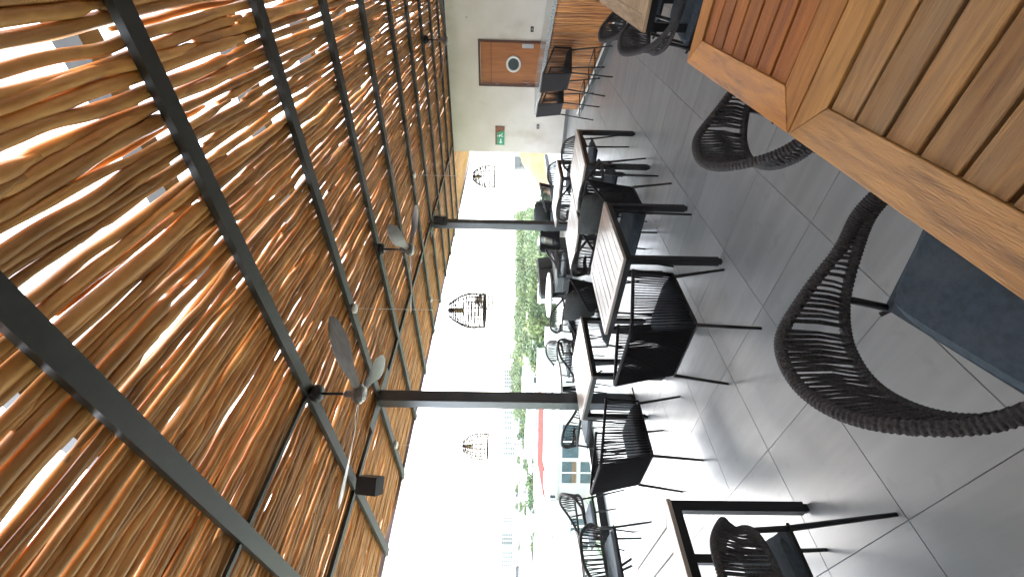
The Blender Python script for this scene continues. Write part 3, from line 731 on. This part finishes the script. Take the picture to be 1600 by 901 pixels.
def building(px0,px1,D,ztop,lab,rows=0,cols=0,wmat=WIN,body=CITY,zwin=None,depth=None,wsize=(.5,.45),win_each=False,name='white_building'):
    a=far(px1,D,0); b=far(px0,D,0); w=(b-a).length; ang=math.atan2((b-a).y,(b-a).x); depth=depth or w*.7
    t=thing(name,lab,'building',(a.x,a.y,0),ang)
    f=MB(); f.box(0,w,0,depth,ZG,ztop); f.build('wall',body,t)
    f=MB(); e=min(.25,w*.02); f.box(-e,w+e,-e,depth+e,ztop,ztop+e*1.2); f.build('parapet',body,t)
    if rows:
        z1=ztop-.6*(1 if D<100 else 3); z0=zwin if zwin is not None else ZG+1
        cw=w/cols; rh=(z1-z0)/rows; m=MB()
        for i in range(cols):
            for j in range(rows):
                x0=cw*(i+.5-wsize[0]/2); zz=z0+rh*(j+.5-wsize[1]/2)
                if win_each:
                    m2=MB(); m2.box(x0,x0+cw*wsize[0],-.06,.02,zz,zz+rh*wsize[1]); o=m2.build('window',wmat,t)
                else: m.box(x0,x0+cw*wsize[0],-.06*max(1,D/60),.02,zz,zz+rh*wsize[1])
        if not win_each: m.build('windows',wmat,t,kind='stuff')
    return t
# nearer houses
v=building(662,800,26,-1.95,'white villa close below the terrace with large dark glazed windows',0,0,depth=8)
for (p0,p1,x0,x1,mm,nn) in ((662,713,878,903,WINB,'window'),(720,752,878,893,WINB,'window'),(720,752,893.3,900,CURT,'curtained_window'),(720,752,907,923,WINB,'window'),(772,782,860,870,WIN,'window')):
    D=26; wv=lambda p:(800-p)/643.43*D; zz=lambda x:1.6-(x-783.5)/643.43*D
    f=MB(); f.box(wv(p1),wv(p0),-.08,.02,zz(x1),zz(x0)); o=f.build(nn,mm,v)
    f=MB(); f.box((wv(p1)+wv(p0))/2-.03,(wv(p1)+wv(p0))/2+.03,-.11,-.081,zz(x1),zz(x0)); f.build('mullion',WHITE,o)
building(640,768,36,-2.25,'house with a bright red roof edge just behind the white villa',0,0,body=RED,depth=6,name='red_roofed_house')
building(645,684,48,-4.6,'small grey-green house beside the red roof edge',2,2,zwin=-9,body=CITYG,name='grey_house')
building(806,835,24,-1.5,'white house with a pale green glazed wall behind the palm tree',2,2,wmat=WINB,zwin=-6,depth=6,wsize=(.6,.6))
building(840,960,30,-2.2,'long white house at the photo\'s bottom edge behind the railing',1,5,zwin=-6,depth=10,wsize=(.3,.25))
building(762,850,55,-4.0,'white flat roofed block above the palm tree',1,6,zwin=-8,depth=14,wsize=(.2,.3))
building(514,545,70,-6.0,'small white house with a grey shuttered window among the trees',1,1,wmat=CITYG,zwin=-10.5,depth=6,wsize=(.4,.5))
building(430,473,110,-8.0,'long low white house among the trees',1,4,zwin=-12,depth=8,wsize=(.2,.3))
building(452,545,60,-7.2,'low white roofed building nearest the railing among the trees',0,0,depth=7)
building(558,620,85,-6.6,'white flat roofed house below the tower block',1,6,zwin=-11,depth=14,wsize=(.3,.35))
building(590,662,60,-5.6,'broad white house left of the forest',1,7,zwin=-10,depth=14,wsize=(.25,.3))
# towers
building(577,606,420,2.2,'white tower block with a grid of dark windows rising over the forest',6,5,zwin=-11,depth=14,wsize=(.55,.6))
building(640,672,430,1.6,'pale tower block with window rows right above the red roof',6,4,zwin=-12,depth=14,wsize=(.5,.5))
building(680,712,460,1.2,'pale tower block left of the one above the red roof',6,4,zwin=-12,depth=14,wsize=(.5,.5))
building(806,822,380,1.0,'slim pale tower block above the palm tree',5,3,zwin=-10,depth=10,wsize=(.5,.5))
building(832,850,400,1.8,'slim pale tower block left of the palm tree',5,3,zwin=-10,depth=10,wsize=(.5,.5))
building(860,886,390,1.4,'pale tower block at the photo\'s bottom edge',5,4,zwin=-10,depth=10,wsize=(.5,.5))
# mid city
def where(px): return ('beyond the corner of the plaster wall' if px<290 else 'beyond the orange slope' if px<350 else 'right of the nearest column' if px<614 else 'directly behind the nearest column' if px<640 else
    'above the red roof edge' if px<700 else 'above the white villa' if px<765 else 'above the palm tree' if px<830 else 'in the city by the photo\'s bottom edge')
def house_label(px,D,wm,ht,dark):
    return f"{'near' if D<115 else 'mid distance' if D<210 else 'far hazy'} {'narrow' if wm<11 else 'broad'} {'low' if ht<5 else 'tall'} {'grey' if dark else 'white'} house {where(px)}"
rk=0
kinds=['cream','stone white','flat roofed','two storey','grey trimmed']
for k in range(90):
    px=random.uniform(585,930) if k<95 else random.uniform(225,345); D=75*(380/75)**random.random(); w=random.uniform(7,18)/D*643
    dark=random.random()<.12
    ht=random.uniform(3,7.5)
    b_=building(px-w/2,px+w/2,D,ZG+ht,'distant white house in the hazy city beyond the railing',random.choice((1,2)),random.randint(2,6),zwin=ZG+1.0,body=CITYG if dark else CITY,wmat=CITYG if random.random()<.5 else WIN,wsize=(.45,.45),depth=random.uniform(6,12),name='distant_house')
    b_['label']=house_label(px,D,w*D/643,ht,dark)
    b_['group']='distant houses of the city'
for k,(px,D,h,r) in enumerate([(728,60,8,3.2),(742,75,9,3.8),(760,95,9,4),(775,110,8,3.5),(655,140,8,3.2),(672,160,9,3.6),(790,130,8,3),(690,52,6,2.4)]):
    tree(px,D,h,r,['rounded green tree behind the white villa roof','taller green tree behind the white villa','green tree among the white houses above the palm','small green tree among far white houses','green tree below the pale towers','second green tree below the pale towers','far green tree over the city roofs','low green tree beside the red roof edge'][k])
for k,(px,D,zt) in enumerate([(372,120,-8.2),(402,210,-7.5),(486,150,-7.6),(497,170,-7.9),(540,130,-8.0),(560,190,-7.0)]):
    building(px-7,px+7,D,zt,['white house peeping out of the trees beside the farther column','far white roof high among the trees','small white block in the trees above the round table','second small white block in the trees, touching the first','white house in the trees beside the grey shuttered one','white house where the forest meets the city'][k],1,2,zwin=-11,depth=8,wsize=(.3,.3))
# palm
def palm(px,D,h,lab):
    p=far(px,D,ZG); t=thing('palm_tree',lab,'palm tree',p)
    f=MB(); f.tube([(0,0,0),(.15,0,h*.5),(0,.1,h)],[.22,.16,.13],8); f.build('trunk',BARK,t,True)
    for k in range(11):
        a=k*2*math.pi/11+random.uniform(-.2,.2); L=random.uniform(2.0,2.7); up=random.uniform(.2,1.1); f=MB(); pts=[]
        for i in range(9):
            s=i/8; pts.append(Vector((math.cos(a)*L*s,math.sin(a)*L*s,h+up*s*1.6-2.6*s*s*(.6+.4*up))))
        f.tube(pts,[.03*(1-.8*i/8) for i in range(9)],4)
        side=Vector((-math.sin(a),math.cos(a),0))
        for i in range(1,33):
            s=i/32; q=Vector(cat_rom([tuple(x) for x in pts],s)); ll=.62*math.sin(math.pi*min(1,s*.85+.15))
            for sg_ in (-1,1):
                tip=q+side*sg_*ll+Vector((math.cos(a)*.25,math.sin(a)*.25,-.22-.1*random.random())); n0=len(f.v)
                dv=Vector((math.cos(a),math.sin(a),0))*.045
                f.v+=[tuple(q-dv),tuple(q+dv),tuple(tip)]; f.f.append((n0,n0+1,n0+2))
        f.build('frond',PALM,t)
palm(795,21,10.9,'palm tree with drooping green fronds before the white houses')
palm(830,33,8.6,'second palm tree farther off beside the long white house')
# soil slope and foliage beyond the far end
f=MB(); n=26; n0=0
for i in range(n+1):
    for j in range(n+1):
        px=lerp(205,352,i/n); D=lerp(34,62,j/n); p=far(px,D,0)
        e=math.sin(math.pi*min(1,j/n*1.0))
        edge=max(0,math.sin(math.pi*min(1,(i/n*.62+.38))))
        z=ZG+.3+ (13.2*edge**.8)*(min(1,j/n*1.7))+1.0*noise.noise(p*.25)
        f.v.append((p.x,p.y,z))
for i in range(n):
    for j in range(n): a=i*(n+1)+j; f.f.append((a,a+1,a+n+2,a+n+1))
f.build('hillside',SOIL,None,True,kind='structure')
tree(338,17.5,14.2,2.0,'leafy shrubby tree at the far parapet just right of the farther column',LEAFN,4)
tree(318,70,10,3,'green tree on the slope beyond the plaster wall',LEAF)
tree(345,64,11,3,'smaller green tree on the slope beyond the plaster wall',LEAF)
building(244,262,200,-2,'blue-grey distant block at the corner of the plaster wall',3,2,zwin=-10,body=CITYG)

# ---------------------------------------------------------------- haze
hz=MB(); hz.box(-4100,3100,-3100,4600,ZG-1.5,9.0); hm=bpy.data.materials.new('haze'); hm.use_nodes=True; hn=hm.node_tree
hn.nodes.remove(hn.nodes['Principled BSDF']); pv=hn.nodes.new('ShaderNodeVolumePrincipled'); pv.inputs['Density'].default_value=.00014; pv.inputs['Color'].default_value=(.95,.97,1,1)
hn.links.new(pv.outputs[0],hn.nodes['Material Output'].inputs['Volume']); hz.build('haze',hm,kind='stuff')

for k in range(26):
    px=random.uniform(600,905); D=random.uniform(70,260)
    hh=random.uniform(4,7.5); tree(px,D,hh,random.uniform(1.8,3.4),f"{'near' if D<120 else 'mid distance' if D<190 else 'far hazy'} {'low' if hh<5.7 else 'tall'} green tree among houses {where(px)}",LEAF,3,'trees scattered among the city houses')
